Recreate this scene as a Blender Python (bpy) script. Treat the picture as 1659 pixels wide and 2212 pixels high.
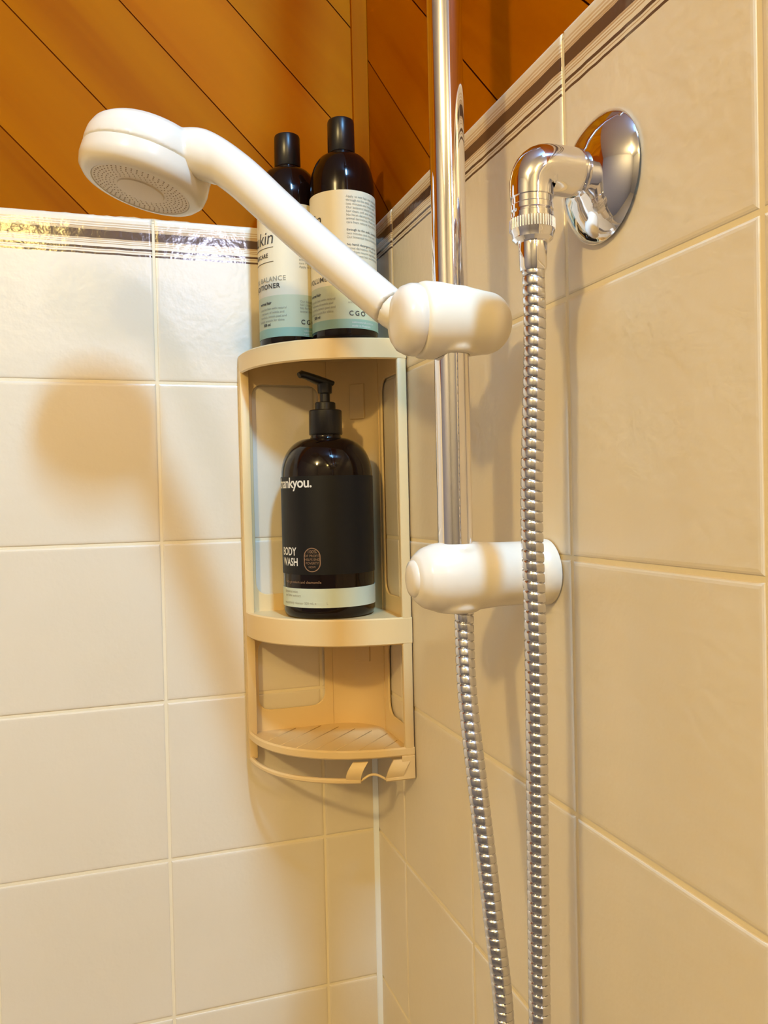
import bpy, bmesh, math, random
from mathutils import Vector, Matrix
random.seed(7)
S = bpy.context.scene
for o in list(bpy.data.objects): bpy.data.objects.remove(o)
COL = S.collection
PI = math.pi

# ------------------------------------------------------------------ camera
RIGHT = Vector((0.94852086, -0.31590588, -0.02261985))
UP = Vector((0.02657832, 0.00822714, 0.99961288))
FWD = Vector((0.31559749, 0.94875486, -0.01619986))
CAM = Vector((-0.25546485, -0.81138242, -0.11309943))
cd = bpy.data.cameras.new('camera')
cam = bpy.data.objects.new('camera', cd); COL.objects.link(cam)
cd.sensor_fit = 'HORIZONTAL'; cd.sensor_width = 36.0
cd.lens = 1810.2 / 1659.0 * 36.0
cd.clip_start = 0.01
M = Matrix((RIGHT, UP, -FWD)).transposed().to_4x4(); M.translation = CAM
cam.matrix_world = M
cd.dof.use_dof = False
S.camera = cam

# ------------------------------------------------------------------ world, lights, exposure
S.view_settings.view_transform = 'Standard'
S.view_settings.look = 'None'
S.view_settings.gamma = 1.0
S.view_settings.use_curve_mapping = False
S.view_settings.exposure = 0.06
w = bpy.data.worlds.new('world'); S.world = w; w.use_nodes = True
w.node_tree.nodes['Background'].inputs[0].default_value = (1.0, 0.8, 0.55, 1)
w.node_tree.nodes['Background'].inputs[1].default_value = 0.3

def area(name, loc, target, size, size_y, power, color, shape='RECTANGLE'):
    l = bpy.data.lights.new(name, 'AREA'); l.shape = shape
    l.size = size; l.size_y = size_y; l.energy = power; l.color = color
    o = bpy.data.objects.new(name, l); COL.objects.link(o)
    o.location = loc
    o.rotation_euler = (Vector(target) - Vector(loc)).to_track_quat('-Z', 'Y').to_euler()
    return o
def point(name, loc, radius, power, color):
    l = bpy.data.lights.new(name, 'POINT'); l.shadow_soft_size = radius
    l.energy = power; l.color = color
    o = bpy.data.objects.new(name, l); COL.objects.link(o); o.location = loc
    return o
area('ceiling_downlight', (-0.05, -1.02, 0.87), (-0.08, 0.0, -0.2), 0.08, 0.20, 27, (0.235, 0.555, 1.0))
area('window_daylight', (0.16, -2.47, 0.76), (0.0, 0, 0.0), 0.14, 0.19, 6.5, (0.74, 0.76, 1.0))
point('mirror_lamp', (-0.50, -2.20, 0.78), 0.06, 14, (1.0, 0.70, 0.22))
point('heat_lamp', (-1.25, -1.50, 0.78), 0.05, 51, (1.0, 0.74, 0.31))

# ------------------------------------------------------------------ materials
MATS = {}
def mat(name, color, rough=0.5, metal=0.0, spec=0.5, coat=0.0, coat_rough=0.05, bump=None, vary=None):
    if name in MATS: return MATS[name]
    m = bpy.data.materials.new(name); m.use_nodes = True
    nt = m.node_tree; b = nt.nodes['Principled BSDF']
    b.inputs['Base Color'].default_value = (*color, 1)
    b.inputs['Roughness'].default_value = rough
    b.inputs['Metallic'].default_value = metal
    b.inputs['Specular IOR Level'].default_value = spec
    b.inputs['Coat Weight'].default_value = coat
    b.inputs['Coat Roughness'].default_value = coat_rough
    tc = nt.nodes.new('ShaderNodeTexCoord')
    if vary:
        n = nt.nodes.new('ShaderNodeTexNoise'); n.inputs['Scale'].default_value = vary[0]; n.inputs['Detail'].default_value = 3
        r = nt.nodes.new('ShaderNodeMix'); r.data_type = 'RGBA'
        nt.links.new(tc.outputs['Object'], n.inputs['Vector'])
        nt.links.new(n.outputs['Fac'], r.inputs['Factor'])
        r.inputs['A'].default_value = (*color, 1); r.inputs['B'].default_value = (*vary[1], 1)
        nt.links.new(r.outputs['Result'], b.inputs['Base Color'])
    if bump:
        n = nt.nodes.new('ShaderNodeTexNoise'); n.inputs['Scale'].default_value = bump[0]; n.inputs['Detail'].default_value = 2
        bp = nt.nodes.new('ShaderNodeBump'); bp.inputs['Strength'].default_value = bump[1]; bp.inputs['Distance'].default_value = bump[2]
        nt.links.new(tc.outputs['Object'], n.inputs['Vector'])
        nt.links.new(n.outputs['Fac'], bp.inputs['Height']); nt.links.new(bp.outputs['Normal'], b.inputs['Normal'])
    MATS[name] = m
    return m

TILE_A, TILE_B = (0.74, 0.63, 0.44), (0.79, 0.69, 0.52)
def tile_material(name, stripes):
    m = bpy.data.materials.new(name); m.use_nodes = True
    nt = m.node_tree; N = nt.nodes; L = nt.links; b = N['Principled BSDF']
    b.inputs['Roughness'].default_value = 0.28
    tc = N.new('ShaderNodeTexCoord')
    geo = N.new('ShaderNodeNewGeometry')
    nz = N.new('ShaderNodeTexNoise'); nz.inputs['Scale'].default_value = 9; nz.inputs['Detail'].default_value = 4
    L.new(geo.outputs['Position'], nz.inputs['Vector'])
    mx = N.new('ShaderNodeMix'); mx.data_type = 'RGBA'
    mx.inputs['A'].default_value = (*TILE_A, 1); mx.inputs['B'].default_value = (*TILE_B, 1)
    L.new(nz.outputs['Fac'], mx.inputs['Factor'])
    out = mx.outputs['Result']
    if stripes:
        sp = N.new('ShaderNodeSeparateXYZ'); L.new(tc.outputs['Object'], sp.inputs[0])
        # height across the printed band, measured down from the tile top (metres)
        mr = N.new('ShaderNodeMapRange'); mr.inputs['From Min'].default_value = 0.074; mr.inputs['From Max'].default_value = 0.034
        mr.inputs['To Min'].default_value = 0; mr.inputs['To Max'].default_value = 1
        wob = N.new('ShaderNodeTexNoise'); wob.inputs['Scale'].default_value = 60
        L.new(geo.outputs['Position'], wob.inputs['Vector'])
        wa = N.new('ShaderNodeMath'); wa.operation = 'MULTIPLY_ADD'; wa.inputs[1].default_value = 0.0012
        L.new(wob.outputs['Fac'], wa.inputs[0]); L.new(sp.outputs['Z'], wa.inputs[2])
        L.new(wa.outputs[0], mr.inputs['Value'])
        cr = N.new('ShaderNodeValToRGB'); cr.color_ramp.interpolation = 'CONSTANT'
        tan = (0.50, 0.33, 0.17, 1); dark = (0.11, 0.062, 0.038, 1); clear = (0, 0, 0, 0)
        tan2 = (0.62, 0.45, 0.27, 1)
        bands = [(0.0, clear), (0.10, tan2), (0.13, clear), (0.155, tan2), (0.18, clear), (0.21, tan), (0.235, tan2), (0.255, tan), (0.27, tan2),
                 (0.285, dark), (0.475, tan2), (0.50, tan), (0.515, clear), (0.54, tan), (0.555, clear), (0.58, tan), (0.60, clear),
                 (0.665, dark), (0.715, clear), (0.745, tan), (0.76, clear), (0.80, dark), (0.84, clear)]
        el = cr.color_ramp.elements
        el[0].position = bands[0][0]; el[0].color = bands[0][1]
        el[1].position = bands[1][0]; el[1].color = bands[1][1]
        for p_, c_ in bands[2:]:
            e = el.new(p_); e.color = c_
        L.new(mr.outputs[0], cr.inputs[0])
        m2 = N.new('ShaderNodeMix'); m2.data_type = 'RGBA'
        L.new(cr.outputs['Alpha'], m2.inputs['Factor']); L.new(out, m2.inputs['A']); L.new(cr.outputs['Color'], m2.inputs['B'])
        out = m2.outputs['Result']
        rr = N.new('ShaderNodeMapRange'); rr.inputs['To Min'].default_value = 0.26; rr.inputs['To Max'].default_value = 0.13
        L.new(cr.outputs['Alpha'], rr.inputs['Value']); L.new(rr.outputs[0], b.inputs['Roughness'])
    L.new(out, b.inputs['Base Color'])
    n1 = N.new('ShaderNodeTexNoise'); n1.inputs['Scale'].default_value = 130; n1.inputs['Detail'].default_value = 2
    n2 = N.new('ShaderNodeTexNoise'); n2.inputs['Scale'].default_value = 14; n2.inputs['Detail'].default_value = 2
    L.new(geo.outputs['Position'], n1.inputs['Vector']); L.new(geo.outputs['Position'], n2.inputs['Vector'])
    b1 = N.new('ShaderNodeBump'); b1.inputs['Strength'].default_value = 0.35; b1.inputs['Distance'].default_value = 0.0007
    b2 = N.new('ShaderNodeBump'); b2.inputs['Strength'].default_value = 0.5; b2.inputs['Distance'].default_value = 0.0016
    L.new(n1.outputs['Fac'], b1.inputs['Height']); L.new(n2.outputs['Fac'], b2.inputs['Height'])
    L.new(b2.outputs['Normal'], b1.inputs['Normal']); L.new(b1.outputs['Normal'], b.inputs['Normal'])
    return m
M_TILE = tile_material('glazed_tile', False)
M_BORDER = tile_material('glazed_border_tile', True)
M_GROUT = mat('grout', (0.84, 0.72, 0.48), 0.8, bump=(400, 0.3, 0.0004))
M_SEAL = mat('white_sealant', (0.88, 0.90, 0.90), 0.35)
M_CAULK = mat('cream_caulk', (0.62, 0.50, 0.30), 0.75, bump=(120, 0.6, 0.001))
M_BEIGE = mat('beige_plastic', (0.80, 0.585, 0.28), 0.32, spec=0.45, bump=(900, 0.08, 0.0002))
M_WHITE = mat('white_plastic', (0.78, 0.69, 0.54), 0.25, spec=0.5)
M_WHITE2 = mat('ivory_plastic', (0.80, 0.70, 0.52), 0.38, spec=0.5)
M_FACE = mat('spray_face_plastic', (0.72, 0.60, 0.44), 0.45)
M_NOZ = mat('nozzle_hole', (0.42, 0.28, 0.17), 0.6)
M_CHROME = mat('chrome', (0.86, 0.85, 0.89), 0.05, metal=1.0)
M_HOSE = mat('hose_chrome', (0.68, 0.68, 0.72), 0.20, metal=1.0)
M_AMBER = mat('dark_amber_plastic', (0.008, 0.003, 0.002), 0.08, spec=0.4)
M_CAP = mat('black_cap', (0.010, 0.008, 0.007), 0.30)
M_MATTE = mat('matte_black_label', (0.008, 0.007, 0.006), 0.45, spec=0.28)
M_CREAM = mat('cream_label', (0.80, 0.70, 0.47), 0.5)
M_GREEN = mat('pale_green_label', (0.60, 0.60, 0.36), 0.5)
M_TEAL = mat('teal_label', (0.31, 0.46, 0.32), 0.45)
M_SAGE = mat('sage_label', (0.62, 0.66, 0.49), 0.45)
M_INK = mat('dark_ink', (0.06, 0.05, 0.04), 0.6)
M_GREY = mat('grey_ink', (0.34, 0.31, 0.22), 0.6)
M_LIGHTINK = mat('white_ink', (0.80, 0.76, 0.66), 0.5)
M_GOLD = mat('bronze_ink', (0.30, 0.17, 0.09), 0.4)
M_PLASTER = mat('painted_plaster', (0.31, 0.31, 0.35), 0.7)
M_FLOOR = mat('vinyl_floor', (0.28, 0.28, 0.29), 0.5, vary=(8, (0.36, 0.30, 0.22)))

def wood_material(name, a, u):
    """varnished timber; a = along the grain, u = across it"""
    m = bpy.data.materials.new(name); m.use_nodes = True
    nt = m.node_tree; N = nt.nodes; L = nt.links; b = N['Principled BSDF']
    b.inputs['Roughness'].default_value = 0.5; b.inputs['Specular IOR Level'].default_value = 0.02
    geo = N.new('ShaderNodeNewGeometry'); oi = N.new('ShaderNodeObjectInfo')
    da = N.new('ShaderNodeVectorMath'); da.operation = 'DOT_PRODUCT'; da.inputs[1].default_value = a
    du = N.new('ShaderNodeVectorMath'); du.operation = 'DOT_PRODUCT'; du.inputs[1].default_value = u
    L.new(geo.outputs['Position'], da.inputs[0]); L.new(geo.outputs['Position'], du.inputs[0])
    cb = N.new('ShaderNodeCombineXYZ')
    L.new(da.outputs['Value'], cb.inputs[0]); L.new(du.outputs['Value'], cb.inputs[1])
    rz = N.new('ShaderNodeMath'); rz.operation = 'MULTIPLY'; rz.inputs[1].default_value = 7.0
    L.new(oi.outputs['Random'], rz.inputs[0]); L.new(rz.outputs[0], cb.inputs[2])
    mp = N.new('ShaderNodeMapping'); mp.inputs['Scale'].default_value = (1.3, 12, 1)
    L.new(cb.outputs[0], mp.inputs[0])
    n1 = N.new('ShaderNodeTexNoise'); n1.inputs['Scale'].default_value = 1.7; n1.inputs['Detail'].default_value = 3; n1.inputs['Distortion'].default_value = 0.6
    L.new(mp.outputs[0], n1.inputs['Vector'])
    wv = N.new('ShaderNodeTexNoise'); wv.inputs['Scale'].default_value = 5.5; wv.inputs['Detail'].default_value = 5
    L.new(mp.outputs[0], wv.inputs['Vector'])
    cr = N.new('ShaderNodeValToRGB'); e = cr.color_ramp.elements
    e[0].position = 0.30; e[0].color = (0.27, 0.062, 0.0, 1)
    e[1].position = 0.66; e[1].color = (0.37, 0.110, 0.0, 1)
    x = e.new(0.42); x.color = (0.33, 0.088, 0.0, 1)
    ad = N.new('ShaderNodeMath'); ad.operation = 'MULTIPLY_ADD'; ad.inputs[1].default_value = 0.12
    L.new(wv.outputs['Fac'], ad.inputs[0])
    s = N.new('ShaderNodeMath'); s.operation = 'MULTIPLY'; s.inputs[1].default_value = 0.80
    L.new(n1.outputs['Fac'], s.inputs[0]); L.new(s.outputs[0], ad.inputs[2])
    L.new(ad.outputs[0], cr.inputs[0])
    hv = N.new('ShaderNodeHueSaturation')
    mr = N.new('ShaderNodeMapRange'); mr.inputs['To Min'].default_value = 0.88; mr.inputs['To Max'].default_value = 1.15
    L.new(oi.outputs['Random'], mr.inputs['Value']); L.new(mr.outputs[0], hv.inputs['Value'])
    L.new(cr.outputs['Color'], hv.inputs['Color']); L.new(hv.outputs['Color'], b.inputs['Base Color'])
    bp = N.new('ShaderNodeBump'); bp.inputs['Strength'].default_value = 0.12; bp.inputs['Distance'].default_value = 0.0006
    L.new(wv.outputs['Fac'], bp.inputs['Height']); L.new(bp.outputs['Normal'], b.inputs['Normal'])
    return m
q = 1 / math.sqrt(2)
M_WOOD_L = wood_material('timber_back_wall', (q, 0, -q), (q, 0, q))
M_WOOD_R = wood_material('timber_side_wall', (0, q, q), (0, -q, q))
M_BACK = mat('joint_shade_brown', (0.22, 0.040, 0.0), 0.8, spec=0.05)  # backing behind the boards; groove shade put into its dark brown colour
M_WOOD_T = wood_material('timber_trim', (0, 0, 1), (1, 0.3, 0))

# ------------------------------------------------------------------ helpers
def link(name, me, m=None, parent=None, smooth=False):
    o = bpy.data.objects.new(name, me); COL.objects.link(o)
    if m is not None:
        me.materials.clear(); me.materials.append(m)
    if smooth:
        for p in me.polygons: p.use_smooth = True
    if parent is not None: o.parent = parent
    return o
def from_bm(name, bm, m, parent=None, smooth=False, sharp=None):
    bmesh.ops.recalc_face_normals(bm, faces=bm.faces)
    me = bpy.data.meshes.new(name); bm.to_mesh(me); bm.free()
    o = link(name, me, m, parent, smooth)
    if sharp: me.set_sharp_from_angle(angle=math.radians(sharp))
    return o
def thing(name, label, cat, loc=(0, 0, 0), group=None):
    o = bpy.data.objects.new(name, None); COL.objects.link(o); o.location = loc
    o.empty_display_size = 0.02
    o['label'] = label; o['category'] = cat
    if group: o['group'] = group
    return o
def tag(o, label, cat, group=None):
    o['label'] = label; o['category'] = cat
    if group: o['group'] = group
    return o
def struct(o):
    o['kind'] = 'structure'; return o
def loc_of(parent):
    return Vector(parent.location) if parent is not None else Vector((0, 0, 0))
def reparent(o, parent):
    """o was built in world coordinates; hang it under parent keeping it in place"""
    o.parent = parent
    o.matrix_parent_inverse = Matrix.Identity(4)
    off = Vector((0, 0, 0)); p = parent
    while p is not None:
        off += Vector(p.location); p = p.parent
    o.location = Vector(o.location) - off
    return o
def box(bm, x0, x1, y0, y1, z0, z1, bevel=0.0, seg=2):
    r = bmesh.ops.create_cube(bm, size=1.0)
    vs = r['verts']
    bmesh.ops.scale(bm, verts=vs, vec=(x1 - x0, y1 - y0, z1 - z0))
    bmesh.ops.translate(bm, verts=vs, vec=((x0 + x1) / 2, (y0 + y1) / 2, (z0 + z1) / 2))
    if bevel > 0:
        es = list({e for v in vs for e in v.link_edges})
        bmesh.ops.bevel(bm, geom=es, offset=bevel, segments=seg, profile=0.5, affect='EDGES')
def lathe(bm, prof, origin=(0, 0, 0), axis=(0, 0, 1), seg=48, squash=None):
    """prof = [(radius, height)], revolved about axis through origin"""
    a = Vector(axis).normalized()
    t = Vector((1, 0, 0)) if abs(a.x) < 0.9 else Vector((0, 1, 0))
    u = (t - a * t.dot(a)).normalized(); v = a.cross(u)
    O = Vector(origin); rings = []
    for r, h in prof:
        if r < 1e-6: rings.append([bm.verts.new(O + a * h)])
        else: rings.append([bm.verts.new(O + a * h + (u * math.cos(2 * PI * i / seg) + v * math.sin(2 * PI * i / seg)) * r) for i in range(seg)])
    for A, B in zip(rings, rings[1:]):
        for i in range(seg):
            j = (i + 1) % seg
            if len(A) == 1 and len(B) == 1: continue
            if len(A) == 1: bm.faces.new((A[0], B[i], B[j]))
            elif len(B) == 1: bm.faces.new((A[i], A[j], B[0]))
            else: bm.faces.new((A[i], A[j], B[j], B[i]))
def tube(bm, pts, radii, seg=24, caps=True, up=(0, 0, 1), flat=None):
    pts = [Vector(p) for p in pts]; n = len(pts); rings = []
    t0 = (pts[1] - pts[0]).normalized(); upv = Vector(up)
    if abs(t0.dot(upv)) > 0.95: upv = Vector((1, 0, 0))
    u = (upv - t0 * upv.dot(t0)).normalized()
    for i, p in enumerate(pts):
        t = (pts[min(i + 1, n - 1)] - pts[max(i - 1, 0)]).normalized()
        u = (u - t * u.dot(t)).normalized(); v = t.cross(u)
        r = radii[i] if hasattr(radii, '__len__') else radii
        f = flat[i] if flat else 1.0
        rings.append([bm.verts.new(p + u * math.cos(2 * PI * k / seg) * r * f + v * math.sin(2 * PI * k / seg) * r) for k in range(seg)])
    for A, B in zip(rings, rings[1:]):
        for i in range(seg):
            j = (i + 1) % seg; bm.faces.new((A[i], A[j], B[j], B[i]))
    if caps: bm.faces.new(rings[0]); bm.faces.new(rings[-1])
def catmull(P, n):
    P = [Vector(p) for p in P]; Q = [P[0] * 2 - P[1]] + P + [P[-1] * 2 - P[-2]]; out = []
    for i in range(1, len(Q) - 2):
        a, b, c, d = Q[i - 1:i + 3]
        for k in range(n):
            t = k / n
            out.append(0.5 * ((2 * b) + (c - a) * t + (2 * a - 5 * b + 4 * c - d) * t * t + (3 * b - a - 3 * c + d) * t ** 3))
    out.append(P[-1]); return out
def rounded_rect(x0, x1, y0, y1, r, n=6):
    r = r if isinstance(r, (list, tuple)) else [r] * 4; out = []
    for (cx, cy, a0), rr in zip((((x0, y0, PI)), (x1, y0, 1.5 * PI), (x1, y1, 0), (x0, y1, 0.5 * PI)), r):
        sx = 1 if cx == x0 else -1; sy = 1 if cy == y0 else -1
        for k in range(n + 1):
            a = a0 + k / n * PI / 2
            out.append((cx + sx * rr + math.cos(a) * rr, cy + sy * rr + math.sin(a) * rr))
    return out
def bake(o, name, m, parent=None, smooth=False):
    dg = bpy.context.evaluated_depsgraph_get()
    me = bpy.data.meshes.new_from_object(o.evaluated_get(dg))
    me.name = name
    d = o.data; mw = o.matrix_world.copy(); bpy.data.objects.remove(o)
    r = link(name, me, m, None, smooth)
    return r
def plate(name, outer, holes, thick, frame, m, parent, bevel=0.0006):
    """a flat plate with holes; frame maps (u, v, w) to world"""
    cu = bpy.data.curves.new(name, 'CURVE'); cu.dimensions = '2D'; cu.fill_mode = 'BOTH'
    for loop in [outer] + holes:
        s = cu.splines.new('POLY'); s.points.add(len(loop) - 1); s.use_cyclic_u = True
        for p, (a, b) in zip(s.points, loop): p.co = (a, b, 0, 1)
    cu.extrude = thick / 2 - bevel; cu.bevel_depth = bevel; cu.bevel_resolution = 1; cu.offset = -bevel
    o = bpy.data.objects.new(name, cu); COL.objects.link(o)
    r = bake(o, name, m)
    r.data.transform(frame)
    if frame.determinant() < 0: r.data.flip_normals()
    reparent(r, parent)
    return r
def voxel(bm, name, m, size=0.0012, smooth_it=6, bore=None):
    me = bpy.data.meshes.new(name); bmesh.ops.recalc_face_normals(bm, faces=bm.faces); bm.to_mesh(me); bm.free()
    o = link(name, me, m)
    md = o.modifiers.new('r', 'REMESH'); md.mode = 'VOXEL'; md.voxel_size = size; md.use_smooth_shade = True
    s = o.modifiers.new('s', 'SMOOTH'); s.iterations = smooth_it; s.factor = 0.5
    if bore:
        cb = bmesh.new(); lathe(cb, [(0, -0.08), (bore[2], -0.08), (bore[2], 0.08), (0, 0.08)], (bore[0], bore[1], bore[3]), seg=64)
        c = from_bm('bore', cb, m)
        bo = o.modifiers.new('b', 'BOOLEAN'); bo.operation = 'DIFFERENCE'; bo.object = c; bo.solver = 'EXACT'
        r = bake(o, name, m, smooth=True); r.data.set_sharp_from_angle(angle=math.radians(50))
        bpy.data.objects.remove(c)
        return r
    return bake(o, name, m, smooth=True)

# ------------------------------------------------------------------ tiled walls
W, H, UL, UR, ZT = 0.15076, 0.15, 0.0553, 0.0839, 0.1518
GAP = 0.0024
_tiles = {}
def tile_mesh(wd, ht):
    key = (round(wd, 5), round(ht, 5))
    if key in _tiles: return _tiles[key]
    bm = bmesh.new(); rings = []
    for inset, y in ((0, 0.006), (0, 0.0010), (0.0006, 0.0003), (0.0016, 0.0), (0.0030, -0.0001)):
        a, c = wd / 2 - inset, ht / 2 - inset
        rings.append([bm.verts.new(p) for p in ((-a, y, -c), (a, y, -c), (a, y, c), (-a, y, c))])
    for A, B in zip(rings, rings[1:]):
        for i in range(4): bm.faces.new((A[i], A[(i + 1) % 4], B[(i + 1) % 4], B[i]))
    bm.faces.new(rings[-1])
    bmesh.ops.recalc_face_normals(bm, faces=bm.faces)
    me = bpy.data.meshes.new('tile'); bm.to_mesh(me); bm.free(); me.flip_normals() if me.polygons[-1].normal.y > 0 else None
    _tiles[key] = me
    return me
def put_tile(parent, u, z, wd, ht, side, border):
    me = tile_mesh(wd, ht)
    key = 'b' if border else 'p'
    mk = (me.name, key)
    if mk not in _tiles:
        c = me.copy(); c.materials.append(M_BORDER if border else M_TILE); _tiles[mk] = c
    o = bpy.data.objects.new('tile', _tiles[mk]); COL.objects.link(o); o.parent = parent
    dy = random.uniform(-0.0002, 0.0003)
    if side == 'L':
        o.location = (-u, dy, z)
    else:
        o.location = (dy, -u, z); o.rotation_euler = (0, 0, -PI / 2)
    o.rotation_euler.x += random.uniform(-.0012, .0012)

bm = bmesh.new(); box(bm, -1.9, 0.11, 0.0009, 0.06, -1.75, ZT - 0.002)
wall_left = struct(from_bm('wall_left', bm, M_GROUT))
bm = bmesh.new(); box(bm, 0.0009, 0.11, -0.92, 0.0009, -1.75, ZT - 0.002)
wall_right = struct(from_bm('wall_right', bm, M_GROUT))
for side, first, parent, n in (('L', UL, wall_left, 7), ('R', UR, wall_right, 5)):
    edges = [0.0] + [first + k * W for k in range(n)]
    for a, b_ in zip(edges, edges[1:]):
        for r in range(13):
            if r == 0: z0, z1 = 0.0, ZT
            else: z0, z1 = -r * H, -(r - 1) * H
            wd, ht = b_ - a - GAP, z1 - z0 - (GAP if r else GAP / 2)
            zc = (z0 + z1) / 2 + (GAP / 4 if r == 0 else 0)
            if a == 0: u = a + wd / 2 + 0.0018; wd -= 0.001
            else: u = (a + b_) / 2
            put_tile(parent, u, zc, wd, ht, side, r == 0)

# white silicone bead in the corner of the tiles
bm = bmesh.new()
pts = [(0.0, 0.0), (-0.0046, 0.0), (-0.0038, -0.0016), (-0.0024, -0.0030), (-0.0011, -0.0042), (0.0, -0.0050)]
lo = [bm.verts.new((x, y, -1.75)) for x, y in pts]; hi = [bm.verts.new((x, y, ZT - 0.004)) for x, y in pts]
for i in range(len(pts)):
    j = (i + 1) % len(pts); bm.faces.new((lo[i], lo[j], hi[j], hi[i]))
bm.faces.new(lo); bm.faces.new(hi)
struct(from_bm('trim_1', bm, M_SEAL))

# rough caulk along the tile tops
def caulk(side, length):
    bm = bmesh.new(); n = int(length / 0.006); prev = None
    for i in range(n + 1):
        u = i * length / n
        t = ZT + 0.0012 + random.uniform(-0.0004, 0.0007) + 0.0009 * math.sin(u * 37) * math.sin(u * 11)
        ring = []
        for d, z in ((0.0098, ZT - 0.004), (0.0008, ZT - 0.004), (0.0012, ZT - 0.0005), (0.005, t), (0.0098, t + 0.0015)):
            ring.append(bm.verts.new((-u, d, z) if side == 'L' else (d, -u, z)))
        if prev:
            for k in range(5): bm.faces.new((prev[k], prev[(k + 1) % 5], ring[(k + 1) % 5], ring[k]))
        prev = ring
    return bm
struct(from_bm('trim_3', caulk('L', 1.1), M_CAULK))
struct(from_bm('trim_4', caulk('R', 0.9), M_CAULK))

# ------------------------------------------------------------------ diagonal timber lining above the tiles
def clip(poly, x0, x1, z0, z1):
    def cut(P, f, inter):
        out = []
        for i in range(len(P)):
            a, b_ = P[i - 1], P[i]
            fa, fb = f(a), f(b_)
            if fa >= 0 and fb >= 0: out.append(b_)
            elif fa >= 0 > fb: out.append(inter(a, b_, fa, fb))
            elif fa < 0 <= fb: out.append(inter(a, b_, fa, fb)); out.append(b_)
        return out
    it = lambda a, b_, fa, fb: (a[0] + (b_[0] - a[0]) * fa / (fa - fb), a[1] + (b_[1] - a[1]) * fa / (fa - fb))
    for f in (lambda p: p[0] - x0, lambda p: x1 - p[0], lambda p: p[1] - z0, lambda p: z1 - p[1]):
        if poly: poly = cut(poly, f, it)
    out = []
    for p in poly:
        if not out or (abs(p[0] - out[-1][0]) + abs(p[1] - out[-1][1])) > 1e-5: out.append(p)
    return out
ZC = 0.90
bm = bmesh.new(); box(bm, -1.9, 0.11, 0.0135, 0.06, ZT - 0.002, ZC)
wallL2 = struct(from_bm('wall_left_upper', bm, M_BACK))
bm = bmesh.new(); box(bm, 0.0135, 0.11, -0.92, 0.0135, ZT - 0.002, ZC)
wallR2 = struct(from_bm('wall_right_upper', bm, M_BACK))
def boards(side, c0, u0, u1, parent, m):
    # u = x on the left wall, u = -y on the right wall; joints run along z = -u + c
    step = 0.1165; k = -12
    while k < 25:
        ca, cb_ = c0 + k * step + 0.0008, c0 + (k + 1) * step - 0.0008; k += 1
        P = clip([(-3, ca + 3), (3, ca - 3), (3, cb_ - 3), (-3, cb_ + 3)], u0, u1, ZT + 0.0002, ZC - 0.001)
        if len(P) < 3: continue
        bm = bmesh.new()
        vs = [bm.verts.new((u, 0.0095, z) if side == 'L' else (0.0095, -u, z)) for u, z in P]
        try: f = bm.faces.new(vs)
        except ValueError: bm.free(); continue
        if f.calc_area() < 1e-4: bm.free(); continue
        f.normal_update()
        back = Vector((0, 0.0045, 0)) if side == 'L' else Vector((0.0045, 0, 0))
        if f.normal.dot(back) > 0: f.normal_flip()
        r = bmesh.ops.inset_region(bm, faces=[f], thickness=0.0024, depth=0)
        # outer ring drops back to make the V joint
        inner = set(f.verts)
        outer = [v for v in bm.verts if v not in inner]
        for v in outer: v.co += back * 0.75
        es = [e for e in bm.edges if e.verts[0] in outer and e.verts[1] in outer]
        ex = bmesh.ops.extrude_edge_only(bm, edges=es)
        for v in ex['geom']:
            if isinstance(v, bmesh.types.BMVert): v.co += back * 0.2
        from_bm('board', bm, m, parent)
boards('L', 0.0085, -1.1, 0.0128, wallL2, M_WOOD_L)
boards('R', 0.444, -0.0128, 0.9, wallR2, M_WOOD_R)
# flat corner strip
bm = bmesh.new(); box(bm, -0.0068, 0.0094, 0.0040, 0.0094, ZT + 0.0005, ZC - 0.001, 0.0008, 2)
struct(from_bm('trim_2', bm, M_WOOD_T))

# ------------------------------------------------------------------ rest of the room (behind the camera)
def slab(name, b_, m):
    bm = bmesh.new(); box(bm, *b_); return struct(from_bm(name, bm, m))
slab('floor', (-1.9, 0.9, -2.5, 0.06, -1.80, -1.75), M_FLOOR)
slab('ceiling', (-1.95, 0.95, -2.55, 0.06, ZC, ZC + 0.05), mat('ceiling_paint', (0.62, 0.61, 0.65), 0.6))
slab('wall_side', (-1.95, -1.9, -2.55, 0.06, -1.8, ZC), M_PLASTER)
slab('wall_far', (0.9, 0.95, -2.55, -0.86, -1.8, ZC), M_PLASTER)
slab('wall_return', (0.11, 0.9, -0.92, -0.86, -1.75, ZC), M_PLASTER)
bm = bmesh.new()
for b_ in ((-1.95, 0.06, -2.55, -2.5, -1.8, ZC), (0.26, 0.95, -2.55, -2.5, -1.8, ZC), (0.06, 0.26, -2.55, -2.5, -1.8, 0.64), (0.06, 0.26, -2.55, -2.5, 0.88, ZC)):
    box(bm, *b_)
struct(from_bm('wall_back', bm, M_PLASTER))
bm = bmesh.new()
for b_ in ((0.03, 0.29, -2.5, -2.485, 0.61, 0.64), (0.03, 0.29, -2.5, -2.485, 0.87, 0.895), (0.03, 0.06, -2.5, -2.485, 0.61, 0.895), (0.26, 0.29, -2.5, -2.485, 0.61, 0.895)):
    box(bm, *b_, 0.002, 1)
struct(from_bm('window_1', bm, mat('window_frame_paint', (0.8, 0.78, 0.72), 0.4)))

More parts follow.
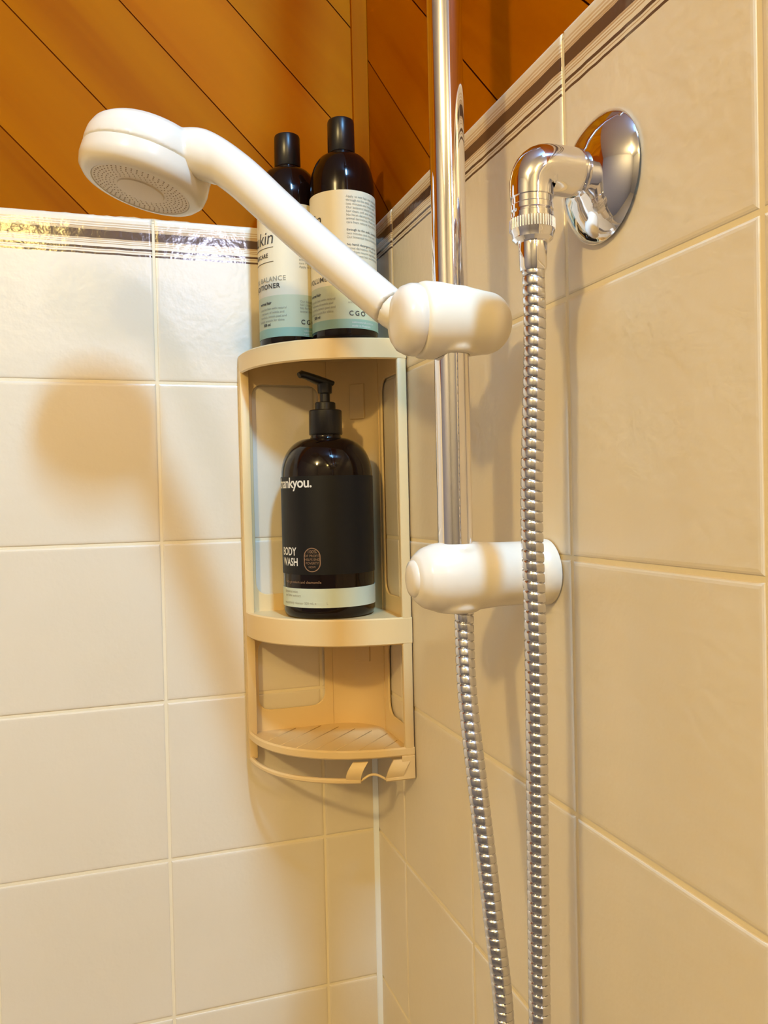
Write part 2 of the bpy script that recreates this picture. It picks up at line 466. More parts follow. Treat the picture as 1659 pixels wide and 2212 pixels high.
# ------------------------------------------------------------------ corner caddy
A_, B_, NE = 0.1305, 0.1185, 0.86       # reach along the left wall / along the right wall
caddy = thing('corner_shelf', 'beige plastic three-tier quarter-round corner shelf unit hanging in the tiled corner', 'shelf', (0, 0, -0.362))
EPS = 0.0012
def arcpt(t, z, grow=0.0):
    return Vector((-(A_ + grow) * math.cos(t) ** NE, -(B_ + grow) * abs(math.sin(t)) ** NE, z))
def arc_band(name, z0, z1, thick, t0=0.0, t1=PI / 2, n=40, m=M_BEIGE, bev=0.0012, parent=caddy, lean=0.0):
    bm = bmesh.new(); prev = None; first = None
    zc = [(0, z0 + bev), (-bev, z0), (-(thick - bev), z0), (-thick, z0 + bev), (-thick, z1 - bev), (-(thick - bev), z1), (-bev, z1), (0, z1 - bev)]
    for i in range(n + 1):
        t = min(t0 + (t1 - t0) * i / n, PI / 2 - 1e-6)
        ring = []
        for g, z in zc:
            p = arcpt(t, z, g)
            p.x = min(p.x, -EPS); p.y = min(p.y, -EPS)
            ring.append(bm.verts.new(p))
        if prev:
            for k in range(8): bm.faces.new((prev[k], prev[(k + 1) % 8], ring[(k + 1) % 8], ring[k]))
        else: first = ring
        prev = ring
    bm.faces.new(first); bm.faces.new(prev)
    return reparent(from_bm(name, bm, m, None, True, 40), parent)
def sector(z0, z1, grow, name, m=M_BEIGE, corner=0.006):
    bm = bmesh.new(); loop = [(-corner, -EPS), ]
    loop += [tuple(arcpt(min(t, PI / 2 - 1e-6), 0, grow))[:2] for t in [PI / 2 * i / 40 for i in range(41)]]
    loop += [(-EPS, -corner)]
    loop = [(min(x, -EPS), min(y, -EPS)) for x, y in loop]
    lo = [bm.verts.new((x, y, z0)) for x, y in loop]; hi = [bm.verts.new((x, y, z1)) for x, y in loop]
    for i in range(len(loop)):
        j = (i + 1) % len(loop); bm.faces.new((lo[i], lo[j], hi[j], hi[i]))
    bm.faces.new(lo); bm.faces.new(hi)
    return reparent(from_bm(name, bm, m, None, True, 40), caddy)
# top shelf: plate with a deep turned-down lip
t = sector(0.0235, 0.0268, -0.001, 'top_shelf')
arc_band('shelf_lip', 0.0085, 0.0270, 0.0028, bev=0.0013)
# middle shelf with raised front band
sector(-0.2235, -0.2197, -0.002, 'middle_shelf')
arc_band('front_band', -0.2420, -0.2180, 0.0028)
# bottom shelf with low rim and ribs
bs = sector(-0.3400, -0.3365, -0.002, 'bottom_shelf')
arc_band('shelf_lip', -0.3408, -0.3330, 0.0034, bev=0.0014)
bm = bmesh.new()
for k in range(7):
    # ribs run at 45 degrees, parallel, from front rim into the corner
    off = -0.078 + k * 0.026
    P = []
    for i in range(200):
        s = i * 0.001
        x, y = -0.16 + s + (off if off > 0 else 0), -0.16 + s - (off if off < 0 else 0)
        if abs(x / (A_ - .003)) ** 2.3 + abs(y / (B_ - .003)) ** 2.3 < 1 and x < -0.006 and y < -0.006 and x + y < -0.06: P.append((x, y))
    if len(P) > 8:
        a, b2 = P[0], P[-1]
        tube(bm, [(a[0], a[1], -0.3363), (b2[0], b2[1], -0.3363)], 0.00045, 8)
reparent(from_bm('rib', bm, M_BEIGE, None, True), caddy)['kind'] = 'stuff'

# side panels with rounded openings, lying against the walls
FL = Matrix(((1, 0, 0, 0), (0, 0, 1, -0.0022), (0, 1, 0, 0), (0, 0, 0, 1)))         # (u,v,w) -> (u, w-.0022, v)
FR = Matrix(((0, 0, 1, -0.0022), (1, 0, 0, 0), (0, 1, 0, 0), (0, 0, 0, 1)))         # (u,v,w) -> (w-.0022, u, v)
plate('side_panel', [(-0.129, -0.3405), (-0.044, -0.3405), (-0.044, 0.0235), (-0.129, 0.0235)],
      [rounded_rect(-0.1185, -0.0525, -0.2035, -0.0003, 0.011)[::-1], rounded_rect(-0.1185, -0.0525, -0.3165, -0.2475, [0.011, 0.013, 0.011, 0.011])[::-1]],
      0.0022, FL, M_BEIGE, caddy)
plate('side_panel', [(-0.116, -0.3615), (-0.044, -0.3615), (-0.044, 0.0235), (-0.116, 0.0235)],
      [rounded_rect(-0.1075, -0.0505, -0.2035, -0.0003, 0.013)[::-1], rounded_rect(-0.1075, -0.0545, -0.3185, -0.2475, 0.013)[::-1]],
      0.0022, FR, M_BEIGE, caddy)
# concave web joining the two panels across the corner
bm = bmesh.new(); R_ = 0.042; n = 14; rows = []
for d in (0.0, 0.0018):
    row = []
    for i in range(n + 1):
        a = i / n * PI / 2
        x = -0.0022 - R_ + R_ * math.sin(a); y = -0.0022 - R_ + R_ * math.cos(a)
        nx, ny = -math.sin(a), -math.cos(a)
        row.append((x + nx * d, y + ny * d))
    rows.append(row)
for z0, z1 in ((-0.3405, 0.0235),):
    g = [[bm.verts.new((x, y, z)) for x, y in r] for r in rows for z in (z0, z1)]
    for i in range(n):
        bm.faces.new((g[0][i], g[0][i + 1], g[1][i + 1], g[1][i]))
        bm.faces.new((g[2][i], g[3][i], g[3][i + 1], g[2][i + 1]))
        bm.faces.new((g[0][i], g[2][i], g[2][i + 1], g[0][i + 1]))
        bm.faces.new((g[1][i], g[1][i + 1], g[3][i + 1], g[3][i]))
    bm.faces.new((g[0][0], g[1][0], g[3][0], g[2][0])); bm.faces.new((g[0][n], g[2][n], g[3][n], g[1][n]))
reparent(from_bm('corner_web', bm, M_BEIGE, None, True, 50), caddy)
# small square fixing covers on the web
def cover(z0, z1, wd):
    c = Vector((-0.0022 - R_ + (R_ - 0.0018) * q, -0.0022 - R_ + (R_ - 0.0018) * q, 0)); nrm = Vector((-q, -q, 0)); tg = Vector((q, -q, 0))
    bm = bmesh.new(); box(bm, -wd / 2, wd / 2, -0.0022, 0.0022, z0, z1, 0.0005, 1)
    bmesh.ops.transform(bm, matrix=Matrix(((tg.x, -nrm.x, 0, c.x), (tg.y, -nrm.y, 0, c.y), (0, 0, 1, 0), (0, 0, 0, 1))), verts=bm.verts)
    reparent(from_bm('fixing_cover', bm, M_BEIGE), caddy)
cover(-0.034, 0.0005, 0.016); cover(-0.274, -0.255, 0.016)
# posts
bm = bmesh.new(); box(bm, -0.1308, -0.1222, -0.0120, -0.0085, -0.3600, 0.012, 0.0014, 2); box(bm, -0.1308, -0.1285, -0.0090, -EPS, -0.3600, 0.012, 0.0008, 1)
reparent(from_bm('post', bm, M_BEIGE, None, True, 40), caddy)
bm = bmesh.new(); box(bm, -0.0100, -EPS, -0.1182, -0.1135, -0.3615, 0.012, 0.0014, 2)
reparent(from_bm('post', bm, M_BEIGE, None, True, 40), caddy)
# lower hook rail with two hooks and the springy bridge between them
def ang(x): return math.acos(min(1, (-x / A_) ** (1 / NE)))
tA, tB, tC = ang(-0.050), ang(-0.028), ang(-0.012)
arc_band('hook_rail', -0.3620, -0.3575, 0.0042, 0.0, tA, 34, bev=0.0012)
arc_band('hook_rail', -0.3620, -0.3575, 0.0042, tB, PI / 2, 10, bev=0.0012)
P = []
for i in range(13):
    f = i / 12; P.append(arcpt(tA + (tB - tA) * f, -0.3600 + 0.0052 * math.sin(PI * f), -0.002))
bm = bmesh.new(); tube(bm, P, 0.0011, 8); reparent(from_bm('bridge', bm, M_BEIGE, None, True), caddy)
for t0, t1 in ((ang(-0.0625), tA), (tB, ang(-0.0125))):
    bm = bmesh.new(); prev = None
    for i in range(9):
        f = i / 8; z = -0.3600 + 0.0165 * f; g = -0.001 + 0.003 * math.sin(f * PI) ; sl = 0.05 * f * f
        ring = [bm.verts.new(arcpt(a + sl, z, gg)) for a, gg in ((t0, g), (t1, g), (t1, g - 0.0022), (t0, g - 0.0022))]
        if prev:
            for k in range(4): bm.faces.new((prev[k], prev[(k + 1) % 4], ring[(k + 1) % 4], ring[k]))
        else: bm.faces.new(ring)
        prev = ring
    bm.faces.new(prev)
    reparent(from_bm('hook', bm, M_BEIGE, None, True, 50), caddy)
arc_band('corner_gusset', -0.3600, -0.3400, 0.0022, ang(-0.0130), PI / 2, 6)

# ------------------------------------------------------------------ lettering wrapped on a cylinder
def lettering(body, size, c, r, phi, z, m, parent, align='LEFT', bold=0.0, stretch=1.0, shear=0.0, space=1.0):
    """phi: azimuth of the anchor, 0 faces -y, positive turns to +x"""
    cu = bpy.data.curves.new('lettering', 'FONT'); cu.body = body; cu.size = size; cu.align_x = align
    cu.offset = bold; cu.resolution_u = 3; cu.shear = shear; cu.space_character = space
    o = bpy.data.objects.new('lettering', cu); COL.objects.link(o)
    o = bake(o, 'lettering', m)
    for v in o.data.vertices:
        u, h = v.co.x * stretch, v.co.y
        a = phi + u / r
        v.co = (c[0] + r * math.sin(a), c[1] - r * math.cos(a), z + h)
    return reparent(o, parent)
def strip(name, c, r, z0, z1, m, parent, seg=72, a0=0, a1=2 * PI):
    bm = bmesh.new(); prev = None; full = abs(a1 - a0 - 2 * PI) < 1e-6
    n = seg
    for i in range(n + 1):
        a = a0 + (a1 - a0) * i / n
        d = (math.sin(a), -math.cos(a))
        ring = [bm.verts.new((c[0] + d[0] * rr, c[1] + d[1] * rr, z)) for rr, z in ((r, z0), (r, z1), (r - 0.0004, z1), (r - 0.0004, z0))]
        if prev:
            for k in range(4): bm.faces.new((prev[k], prev[(k + 1) % 4], ring[(k + 1) % 4], ring[k]))
        prev = ring
    bmesh.ops.remove_doubles(bm, verts=bm.verts, dist=1e-6)
    return reparent(from_bm(name, bm, m, None, True, 40), parent)

# ------------------------------------------------------------------ the two hair bottles on the top shelf
def hair_bottle(name, label, c, z0, kind):
    b = thing(name, label, 'bottle', (c[0], c[1], z0), 'hair bottles on the top shelf')
    r = 0.0292; z = lambda h: z0 + h
    prof = [(0, 0.0012), (0.020, 0.0008), (0.0262, 0.0), (0.0283, 0.0012), (r, 0.0045), (r, 0.1340)]
    for i in range(1, 13):
        a = i / 12 * PI / 2
        prof.append((0.0118 + (r - 0.0118) * math.cos(a) ** 0.85, 0.1340 + 0.0335 * math.sin(a)))
    prof += [(0.0112, 0.1715), (0, 0.1715)]
    bm = bmesh.new(); lathe(bm, prof, (c[0], c[1], z0), seg=64)
    reparent(from_bm('bottle_body', bm, M_AMBER, None, True, 60), b)
    bm = bmesh.new()
    lathe(bm, [(0, 0.1700), (0.0118, 0.1700), (0.0122, 0.1706), (0.0120, 0.1975), (0.0114, 0.1992), (0.0100, 0.2), (0, 0.2)], (c[0], c[1], z0), seg=48)
    reparent(from_bm('cap', bm, M_CAP, None, True, 35), b)
    zt = 0.128
    lb = strip('label', c, r + 0.0004, z(0.0460), z(zt), M_CREAM, b)
    strip('label_panel', c, r + 0.0004, z(0.0165), z(0.0460), M_GREEN, b)['label'] = 'pale green label panel'
    strip('label_band', c, r + 0.0005, z(0.0085), z(0.0165), M_TEAL, b)['label'] = 'teal label band'
    rr = r + 0.0007
    v = math.atan2(CAM.x - c[0], -(CAM.y - c[1]))     # facing azimuth
    T = lambda s, size, th, h, m, al='LEFT', bold=0.0, **k: lettering(s, size, c, rr, v + th, z(h), m, lb, al, bold, **k)
    if kind == 'conditioner':
        T('sukin', 0.0165, -0.50, 0.0930, M_INK, 'RIGHT', shear=0.15)
        for h, s in ((0.0895, -1.45), (0.0765, -1.45)):
            strip('rule', c, rr, z(h), z(h + 0.0004), M_INK, lb, 12, v + s, v - 0.52)
        T('HAIRCARE', 0.0052, -0.72, 0.0810, M_INK, 'RIGHT', 0.0001)
        T('OIL BALANCE', 0.0062, -0.13, 0.0590, M_GREY, 'RIGHT', 0.00005, space=1.1)
        T('CONDITIONER', 0.0062, -0.32, 0.0525, M_INK, 'RIGHT', 0.0001, space=1.1)
        tx = -0.28
    else:
        T('sukin', 0.0165, -0.68, 0.0990, M_INK, 'RIGHT', shear=0.15)
        T('VOLUME', 0.0062, -0.52, 0.0500, M_INK, 'RIGHT', 0.00005, space=1.1)
        tx = -0.42
    T('normal hair', 0.0034, tx - 0.35, 0.0385, M_INK, 'RIGHT', 0.0001)
    for k, s in enumerate(('nourish hair with natural', 'extracts of nettle and', 'burdock, lemon peel and', 'baobab protein for shine')):
        T(s, 0.0030, tx + 0.15 - 0.07 * (k % 2), 0.0335 - 0.0036 * k, M_GREY, 'RIGHT')
    T('500 ml', 0.0034, tx - 0.4, 0.0190, M_INK, 'RIGHT', 0.0001)
    if kind == 'conditioner': s0 = 0.28
    else: s0 = 0.10
    lines = ['Apply to wet hair and massage', 'through to the ends. Leave for', 'two minutes and rinse well.', 'Our botanical blend leaves the', 'hair clean, soft and shining.', 'No harsh detergents and no', 'animal derivatives. Made with', 'care from natural ingredients.']
    for k in range(17):
        h = 0.1215 - k * 0.0032
        if k in (8, 12): continue
        T(lines[k % 8], 0.00295, s0, h, M_INK if k in (9, 13) else M_GREY)
    for k in range(4):
        T(lines[(k + 3) % 8], 0.0029, s0, 0.0390 - 0.0030 * k, M_GREY)
    for k, (s, d) in enumerate((('C', 0.0), ('G', 0.18), ('O', 0.36))):
        T(s, 0.0058, s0 + 0.02 + d, 0.0195, M_INK, bold=0.0001)
    T('sukinnaturals.com.au', 0.0027, s0 + 0.1, 0.0128, M_LIGHTINK)
    T('made in Australia', 0.0027, s0 + 0.1, 0.0098, M_LIGHTINK)
    return b
ZS = 0.0269
hair_bottle('conditioner_bottle', 'left dark bottle with a black cap and cream-green conditioner label, partly behind its neighbour', (-0.0852, -0.0371), ZS, 'conditioner')
hair_bottle('shampoo_bottle', 'right and nearer of the two dark hair bottles on the top shelf, fully in front', (-0.0455, -0.0815), ZS, 'shampoo')

# ------------------------------------------------------------------ body wash
c = (-0.0580, -0.0506); zb = -0.2196; r = 0.0425
bw = thing('body_wash_bottle', 'large black pump bottle of body wash with a sage strip, standing on the middle shelf', 'bottle', (c[0], c[1], zb))
prof = [(0, 0.0015), (0.030, 0.001), (0.0385, 0), (0.0410, 0.0015), (r, 0.006), (r, 0.1290)]
for i in range(1, 15):
    a = i / 14 * PI / 2
    prof.append((0.0150 + (r - 0.0150) * math.cos(a) ** 0.9, 0.1290 + 0.0345 * math.sin(a)))
prof += [(0.0142, 0.1655), (0.0142, 0.1668), (0.0148, 0.1675), (0.0142, 0.1685), (0, 0.1685)]
bm = bmesh.new(); lathe(bm, prof, (c[0], c[1], zb), seg=72); reparent(from_bm('bottle_body', bm, M_AMBER, None, True, 60), bw)
lb = strip('label', c, r + 0.0004, zb + 0.0400, zb + 0.1280, M_MATTE, bw)
sg = strip('label_strip', c, r + 0.0005, zb + 0.0105, zb + 0.0275, M_SAGE, bw); sg['label'] = 'pale sage label strip'
bm = bmesh.new(); lathe(bm, [(0, 0.1670), (0.0152, 0.1670), (0.0156, 0.1676), (0.0153, 0.1890), (0.0146, 0.1898), (0.0098, 0.1898), (0.0096, 0.1965), (0.0088, 0.1972), (0, 0.1972)], (c[0], c[1], zb), seg=48)
# fine vertical ribs on the closure
reparent(from_bm('collar', bm, M_CAP, None, True, 35), bw)
bm = bmesh.new(); lathe(bm, [(0, 0.1960), (0.0047, 0.1960), (0.0047, 0.2050), (0.0066, 0.2058), (0.0070, 0.2130), (0.0074, 0.2150), (0, 0.2160)], (c[0], c[1], zb), seg=32)
reparent(from_bm('pump_stem', bm, M_CAP, None, True, 35), bw)
# pump head with curved spout pointing left
d = Vector((-0.985, -0.17, 0)); O = Vector((c[0], c[1], zb))
P = [O + d * u + Vector((0, 0, h)) for u, h in ((-0.0072, 0.2150), (0.0, 0.2160), (0.008, 0.2180), (0.014, 0.2200), (0.019, 0.2216), (0.0232, 0.2224), (0.0255, 0.2212))]
bm = bmesh.new(); tube(bm, P, [0.0066, 0.0074, 0.0070, 0.0060, 0.0050, 0.0045, 0.0036], 20, flat=[0.40, 0.52, 0.58, 0.62, 0.68, 0.8, 0.8])
reparent(from_bm('pump_spout', bm, M_CAP, None, True, 50), bw)
v = math.atan2(CAM.x - c[0], -(CAM.y - c[1])); rr = r + 0.0006
T = lambda s, size, th, h, m, al='RIGHT', bold=0.0, **k: lettering(s, size, c, rr, v + th, zb + h, m, lb, al, bold, **k)
T('thankyou.', 0.0130, -0.31, 0.1180, M_LIGHTINK, bold=0.00022, space=0.93)
T('BODY', 0.0100, -0.74, 0.0572, M_LIGHTINK, bold=0.0002, stretch=0.82)
T('WASH', 0.0100, -0.69, 0.0478, M_LIGHTINK, bold=0.0002, stretch=0.82)
T('with geranium and chamomile', 0.0034, -0.16, 0.0322, M_GOLD)
# pill-shaped badge: outline ring, cap block and small lines
def badge(phi, zc, hw, hh):
    bm = bmesh.new(); n = 40; lo = []; hi = []
    for i in range(n):
        a = 2 * PI * i / n
        ca, sa = math.cos(a), math.sin(a)
        for sc, arr in ((1.0, lo), (0.90, hi)):
            x = ca * hw * sc; yb = (hh - hw) * (1 if sa > 0 else -1) + sa * hw * sc
            an = phi + x / rr
            arr.append(bm.verts.new((c[0] + (rr + .0001) * math.sin(an), c[1] - (rr + .0001) * math.cos(an), zc + yb)))
    for i in range(n):
        j = (i + 1) % n; bm.faces.new((lo[i], lo[j], hi[j], hi[i]))
    o = reparent(from_bm('badge', bm, M_GOLD), lb)
badge(v - 0.352, zb + 0.0533, 0.0080, 0.0108)
for k, (s, sz) in enumerate((('100%', 0.0042), ('OF PROFIT', 0.0030), ('HELPS END', 0.0030), ('POVERTY', 0.0030), ('NOW', 0.0026))):
    T(s, sz, -0.352, 0.0592 - 0.0033 * k, M_GOLD, 'CENTER')
T('Botanical mint', 0.0034, -0.72, 0.0235, M_GREY); T('and lime extract', 0.0034, -0.64, 0.0200, M_GREY)
T('natural body cleanser 500 mL e', 0.0031, -0.28, 0.0135, M_GREY); T('L', 0.0031, -0.03, 0.0135, M_GREY)

# ------------------------------------------------------------------ rail
RX, RY = -0.0605, -0.357
rail = thing('shower_rail', 'vertical chrome shower rail held by a cream wall bracket', 'rail', (RX, RY, -0.160))
bm = bmesh.new(); lathe(bm, [(0, -0.0), (0.0102, -0.0), (0.0102, 0.74), (0, 0.74)], (RX, RY, -0.155), seg=64)
reparent(from_bm('pole', bm, M_CHROME, None, True, 40), rail)
bm = bmesh.new()
X = (1, 0, 0)
zk = -0.1600
lathe(bm, [(0, -0.0885), (0.0090, -0.0880), (0.0135, -0.0862), (0.0175, -0.0815), (0.0200, -0.0740), (0.0208, -0.0650), (0.0206, -0.052), (0.0198, -0.042), (0.0192, -0.034), (0.0190, -EPS), (0, -EPS)], (0, RY, zk), X, 64)
lathe(bm, [(0, -0.0208), (0.0120, -0.0208), (0.0145, -0.0180), (0.0148, 0.0170), (0.0128, 0.0195), (0, 0.0195)], (RX, RY, zk), (0, 0, 1), 48)
br = voxel(bm, 'wall_bracket', M_WHITE, 0.0011, 8); reparent(br, rail)
bm = bmesh.new(); lathe(bm, [(0, -0.0903), (0.0070, -0.0900), (0.0104, -0.0886), (0.0110, -0.0868), (0, -0.0868)], (0, RY, zk), X, 48)
reparent(from_bm('end_cap', bm, M_WHITE, None, True, 60), rail)
bm = bmesh.new(); lathe(bm, [(0.0190, -0.0120), (0.0200, -0.0110), (0.0203, -0.004), (0.0200, -EPS), (0, -EPS)], (0, RY, zk), X, 48)
reparent(from_bm('wall_collar', bm, M_WHITE, None, True, 60), rail)
bm = bmesh.new(); lathe(bm, [(0, 0.56), (0.0108, 0.56), (0.0205, 0.565), (0.0205, 0.595), (0.0108, 0.60), (0, 0.60)], (RX, RY, -0.155), seg=48)
lathe(bm, [(0.0185, RX), (0.0185, -EPS), (0, -EPS)], (0, RY, 0.425), X, 48)
reparent(from_bm('upper_bracket', bm, M_WHITE, None, True, 40), rail)

# ------------------------------------------------------------------ sliding holder
zs = -0.0105
hold = thing('handset_holder', 'cream plastic sliding handset holder clamped round the chrome rail', 'holder', (RX, RY, zs))
bm = bmesh.new()
prof = [(0, -0.0820), (0.0190, -0.0820), (0.0215, -0.0808), (0.0223, -0.0780), (0.0222, -0.070), (0.0214, -0.060), (0.0203, -0.051), (0.0192, -0.044), (0.0184, -0.0385)]
for i in range(1, 13):
    a = i / 12 * PI / 2; prof.append((0.0184 * math.cos(a), -0.0385 + 0.0155 * math.sin(a)))
lathe(bm, prof, (0, RY, zs), X, 64)
lathe(bm, [(0, -0.0195), (0.0135, -0.0195), (0.0150, -0.0170), (0.0150, 0.0160), (0.0132, 0.0185), (0, 0.0185)], (RX, RY, zs), (0, 0, 1), 48)
reparent(voxel(bm, 'holder_body', M_WHITE2, 0.0011, 6, (RX, RY, 0.0105, zs)), hold)
bm = bmesh.new()
lathe(bm, [(0, -0.0815), (0.0198, -0.0815), (0.0208, -0.0830), (0.0206, -0.0868), (0.0186, -0.0915), (0.0150, -0.0945), (0.0080, -0.0955), (0, -0.0957)], (0, RY, zs), X, 64)
reparent(from_bm('swivel_knob', bm, M_WHITE, None, True, 50), hold)
# socket that takes the end of the handle, behind the knob
HB = Vector((-0.0905, -0.3360, 0.0005)); HD = (Vector((-0.1198, -0.2952, 0.0434)) - HB).normalized()
bm = bmesh.new()
tube(bm, [HB - HD * 0.026, HB - HD * 0.020, HB - HD * 0.012, HB - HD * 0.0012], [0.0072, 0.0088, 0.0098, 0.0112], 32)
tube(bm, [HB - HD * 0.014, Vector((-0.0840, RY, zs))], [0.0085, 0.011], 24)
reparent(voxel(bm, 'socket', M_WHITE2, 0.0011, 4), hold)

# ------------------------------------------------------------------ handset
hs = thing('shower_handset', 'white plastic hand shower with a round spray head resting in the rail holder', 'shower head', tuple(HB))
HN = Vector((-0.2680, -0.0097, -0.9643)).normalized()        # way the spray faces
HC = Vector((-0.2208, -0.1964, 0.1249)); HR = 0.965                     # centre of the seam
path = catmull([HB, (-0.1198, -0.2952, 0.0434), (-0.1432, -0.2679, 0.0765), (-0.1660, -0.2440, 0.1075), (-0.1870, -0.2250, 0.1275), (-0.2060, -0.2095, 0.1330)], 8)
n = len(path)
rad = []
for i in range(n):
    f = i / (n - 1)
    rad.append(0.0116 + 0.0038 * f - (0.003 * max(0, f - 0.8) / 0.2))
bm = bmesh.new(); tube(bm, path, rad, 36)
lathe(bm, [(0, 0.0008), (0.0446, 0.0008), (0.0447, -0.004), (0.0440, -0.0100), (0.0412, -0.0165), (0.0350, -0.0215), (0.0240, -0.0245), (0.010, -0.0255), (0, -0.0256)], HC, HN, 72)
# web that fairs the handle into the rim
e_ = (Vector((-0.1870, -0.2250, 0.1300)) - HC); e_ -= HN * e_.dot(HN); e_.normalize()
tube(bm, [HC + e_ * 0.002 - HN * 0.0095, HC + e_ * 0.020 - HN * 0.0105, HC + e_ * 0.038 - HN * 0.0095, Vector((-0.1750, -0.2350, 0.1165))], [0.0155, 0.0158, 0.0160, 0.0145], 24)
reparent(voxel(bm, 'handle', M_WHITE, 0.0012, 10), hs)
bm = bmesh.new()
lathe(bm, [(0.0430, -0.0014), (0.0430, 0.0010), (0.0446, 0.0014), (0.0449, 0.0080), (0.0438, 0.0135), (0.0405, 0.0172), (0.0360, 0.0186), (0.0345, 0.0186), (0.0340, 0.0176), (0, 0.0176)], HC, HN, 96)
reparent(from_bm('head_ring', bm, M_WHITE, None, True, 45), hs)
bm = bmesh.new()
lathe(bm, [(0, 0.0170), (0.0339, 0.0170), (0.0339, 0.0181), (0.0165, 0.0183), (0.0160, 0.0192), (0.0120, 0.0197), (0, 0.0198)], HC, HN, 72)
face = reparent(from_bm('spray_face', bm, M_FACE, None, True, 45), hs); face['label'] = 'beige spray face'
t = Vector((1, 0, 0)); fu = (t - HN * t.dot(HN)).normalized(); fv = HN.cross(fu)
bm = bmesh.new()
for rad_, cnt in ((0.0320, 54), (0.0294, 50), (0.0268, 46), (0.0242, 40), (0.0216, 36), (0.0190, 30)):
    for k in range(cnt):
        a = 2 * PI * k / cnt + rad_ * 900
        p = HC + HN * 0.0180 + (fu * math.cos(a) + fv * math.sin(a)) * rad_
        lathe(bm, [(0.00055, 0.0), (0.00045, 0.0004), (0, 0.0004)], p, HN, 6)
nz = from_bm('nozzle', bm, M_NOZ); reparent(nz, hs); nz['kind'] = 'stuff'

# ------------------------------------------------------------------ wall elbow
EY, EZ = -0.4260, 0.0545
el = thing('wall_elbow', 'chrome water outlet elbow with a round domed flange on the right wall', 'tap', (0, EY, EZ))
bm = bmesh.new()
prof = [(0, -EPS)] if False else []
prof = [(0.0325, -EPS), (0.0338, -0.0022), (0.0332, -0.0036), (0.0312, -0.0058), (0.0272, -0.0092), (0.0222, -0.0122), (0.0172, -0.0142), (0.0135, -0.0152), (0.0120, -0.0160), (0, -0.0160)]
lathe(bm, prof, (0, EY, EZ - 0.001), X, 96)
reparent(from_bm('flange', bm, M_CHROME, None, True, 50), el)
bm = bmesh.new()
EX = -0.0435
P = [(-0.0135, EY, EZ), (-0.0165, EY, EZ), (-0.018, EY, EZ), (-0.031, EY, EZ)]
for i in range(1, 9):
    a = i / 9 * PI / 2
    P.append((-0.0335 - 0.010 * math.sin(a), EY, EZ - 0.010 * (1 - math.cos(a))))
P += [(EX, EY, EZ - 0.012), (EX, EY, EZ - 0.0155), (EX, EY, EZ - 0.0156), (EX, EY, EZ - 0.020)]
rad = [0.0105, 0.0112, 0.0124, 0.0128] + [0.0129] * 3 + [0.0127, 0.0124, 0.0120, 0.0117, 0.0114] + [0.0112, 0.0112, 0.0104, 0.0104]
tube(bm, P, rad, 40)
reparent(from_bm('elbow_pipe', bm, M_CHROME, None, True, 35), el)

# ------------------------------------------------------------------ hose: wall elbow -> loop below the picture -> underside of the bracket
hose = thing('shower_hose', 'silver ribbed metal shower hose hanging in a loop from the chrome elbow to the bracket', 'hose', (EX, EY, 0.035))
bm = bmesh.new()
zt = EZ - 0.0185
lathe(bm, [(0, zt), (0.0100, zt), (0.0108, zt - 0.001), (0.0108, zt - 0.0035), (0.0098, zt - 0.0040), (0.0098, zt - 0.0046), (0.0108, zt - 0.0052), (0.0108, zt - 0.0075), (0, zt - 0.0075)], (EX, EY, 0), (0, 0, 1), 48)
kz = zt - 0.0075
lathe(bm, [(0, kz), (0.0113, kz), (0.0113, kz - 0.0070), (0.0106, kz - 0.0082), (0.0104, kz - 0.0105), (0.0085, kz - 0.0122), (0, kz - 0.0122)], (EX, EY, 0), (0, 0, 1), 48)
reparent(from_bm('hose_nut', bm, M_CHROME, None, True, 35), hose)
bm = bmesh.new()
for k in range(48):
    a = 2 * PI * k / 48
    box_c = Vector((EX + 0.0114 * math.cos(a), EY + 0.0114 * math.sin(a), 0))
    tube(bm, [box_c + Vector((0, 0, kz - 0.0008)), box_c + Vector((0, 0, kz - 0.0062))], 0.0004, 5)
kn = reparent(from_bm('knurling', bm, M_HOSE), hose); kn['kind'] = 'stuff'
sz = kz - 0.0115
bm = bmesh.new(); lathe(bm, [(0, sz), (0.0072, sz), (0.0074, sz - 0.001), (0.0070, sz - 0.0135), (0.0064, sz - 0.0150), (0, sz - 0.0150)], (EX, EY, 0), (0, 0, 1), 40)
reparent(from_bm('sleeve', bm, M_CHROME, None, True, 35), hose)
ze = sz - 0.0145
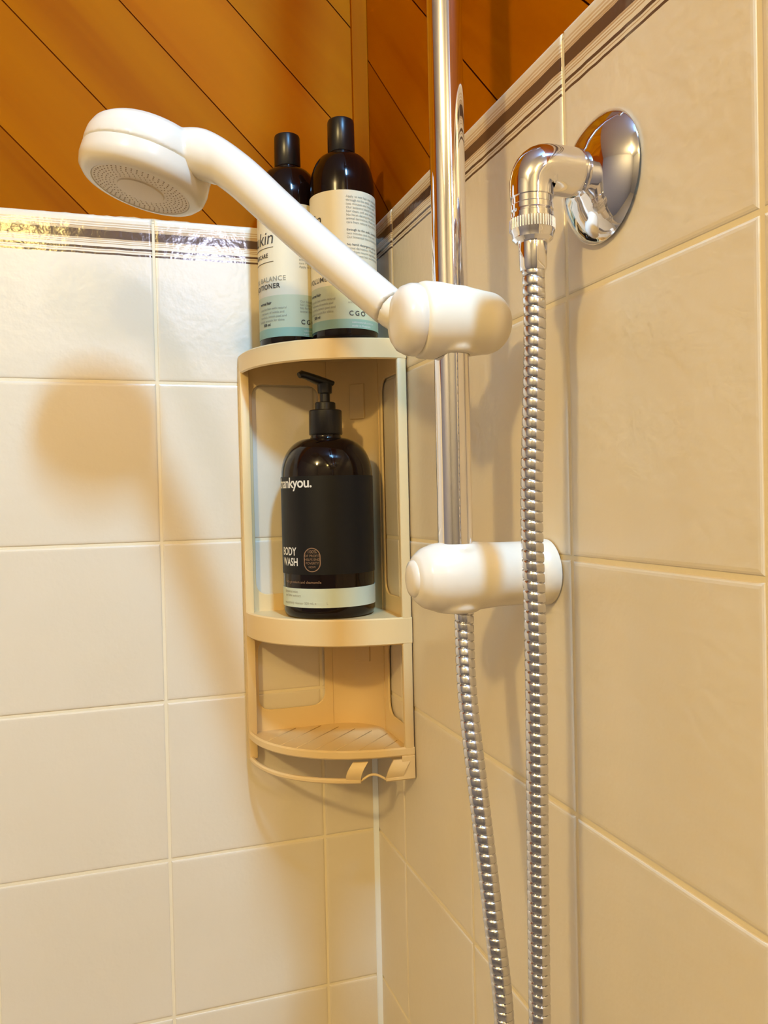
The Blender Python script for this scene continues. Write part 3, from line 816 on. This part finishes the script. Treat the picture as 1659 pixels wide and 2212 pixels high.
P1 = [(EX, EY, ze), (-0.0438, -0.427, -0.0254), (-0.0457, -0.427, -0.0729), (-0.0477, -0.427, -0.1204), (-0.0471, -0.427, -0.1681), (-0.0468, -0.4265, -0.2159), (-0.0474, -0.426, -0.2879), (-0.0483, -0.426, -0.3873),
      (-0.049, -0.427, -0.48), (-0.050, -0.430, -0.60), (-0.050, -0.425, -0.68), (-0.048, -0.395, -0.735), (-0.043, -0.345, -0.735), (-0.040, -0.318, -0.67), (-0.040, -0.325, -0.58), (-0.0430, -0.355, -0.48),
      (-0.0478, -0.383, -0.4180), (-0.0540, -0.383, -0.3450), (-0.0577, -0.376, -0.2820), (-0.0588, -0.366, -0.2290), (-0.0568, -0.359, -0.1970), (-0.0562, -0.3577, -0.1811)]
C1 = catmull(P1, 40)
# resample to equal steps, then modulate the radius along a helix (interlocked metal strip)
acc = [0.0]
for a, b_ in zip(C1, C1[1:]): acc.append(acc[-1] + (b_ - a).length)
Lh = acc[-1]; pitch = 0.0052; sub = 10; ds = pitch / sub; ns = int(Lh / ds); seg = 26
pts = []; j = 0
for i in range(ns + 1):
    s = i * ds
    while j < len(acc) - 2 and acc[j + 1] < s: j += 1
    f = (s - acc[j]) / max(1e-9, acc[j + 1] - acc[j]); pts.append(C1[j].lerp(C1[j + 1], min(1, f)))
def rib(ph):
    ph %= 1.0
    if ph < 0.15: return -0.00085 * math.sin(ph / 0.15 * PI) ** 0.7
    x = (ph - 0.15) / 0.85
    return 0.00022 * math.sin(x * PI) ** 0.7
bm = bmesh.new(); u = Vector((1, 0, 0)); prev = None
for i, p in enumerate(pts):
    tt = (pts[min(i + 1, ns)] - pts[max(i - 1, 0)]).normalized()
    u = (u - tt * u.dot(tt)).normalized(); v2 = tt.cross(u)
    ring = []
    for k in range(seg):
        a = 2 * PI * k / seg
        rr_ = 0.00555 + rib(i / sub + k / seg)
        ring.append(bm.verts.new(p + (u * math.cos(a) + v2 * math.sin(a)) * rr_))
    if prev:
        for k in range(seg):
            bm.faces.new((prev[k], prev[(k + 1) % seg], ring[(k + 1) % seg], ring[k]))
    prev = ring
reparent(from_bm('hose_tube', bm, M_HOSE, None, True, 60), hose)
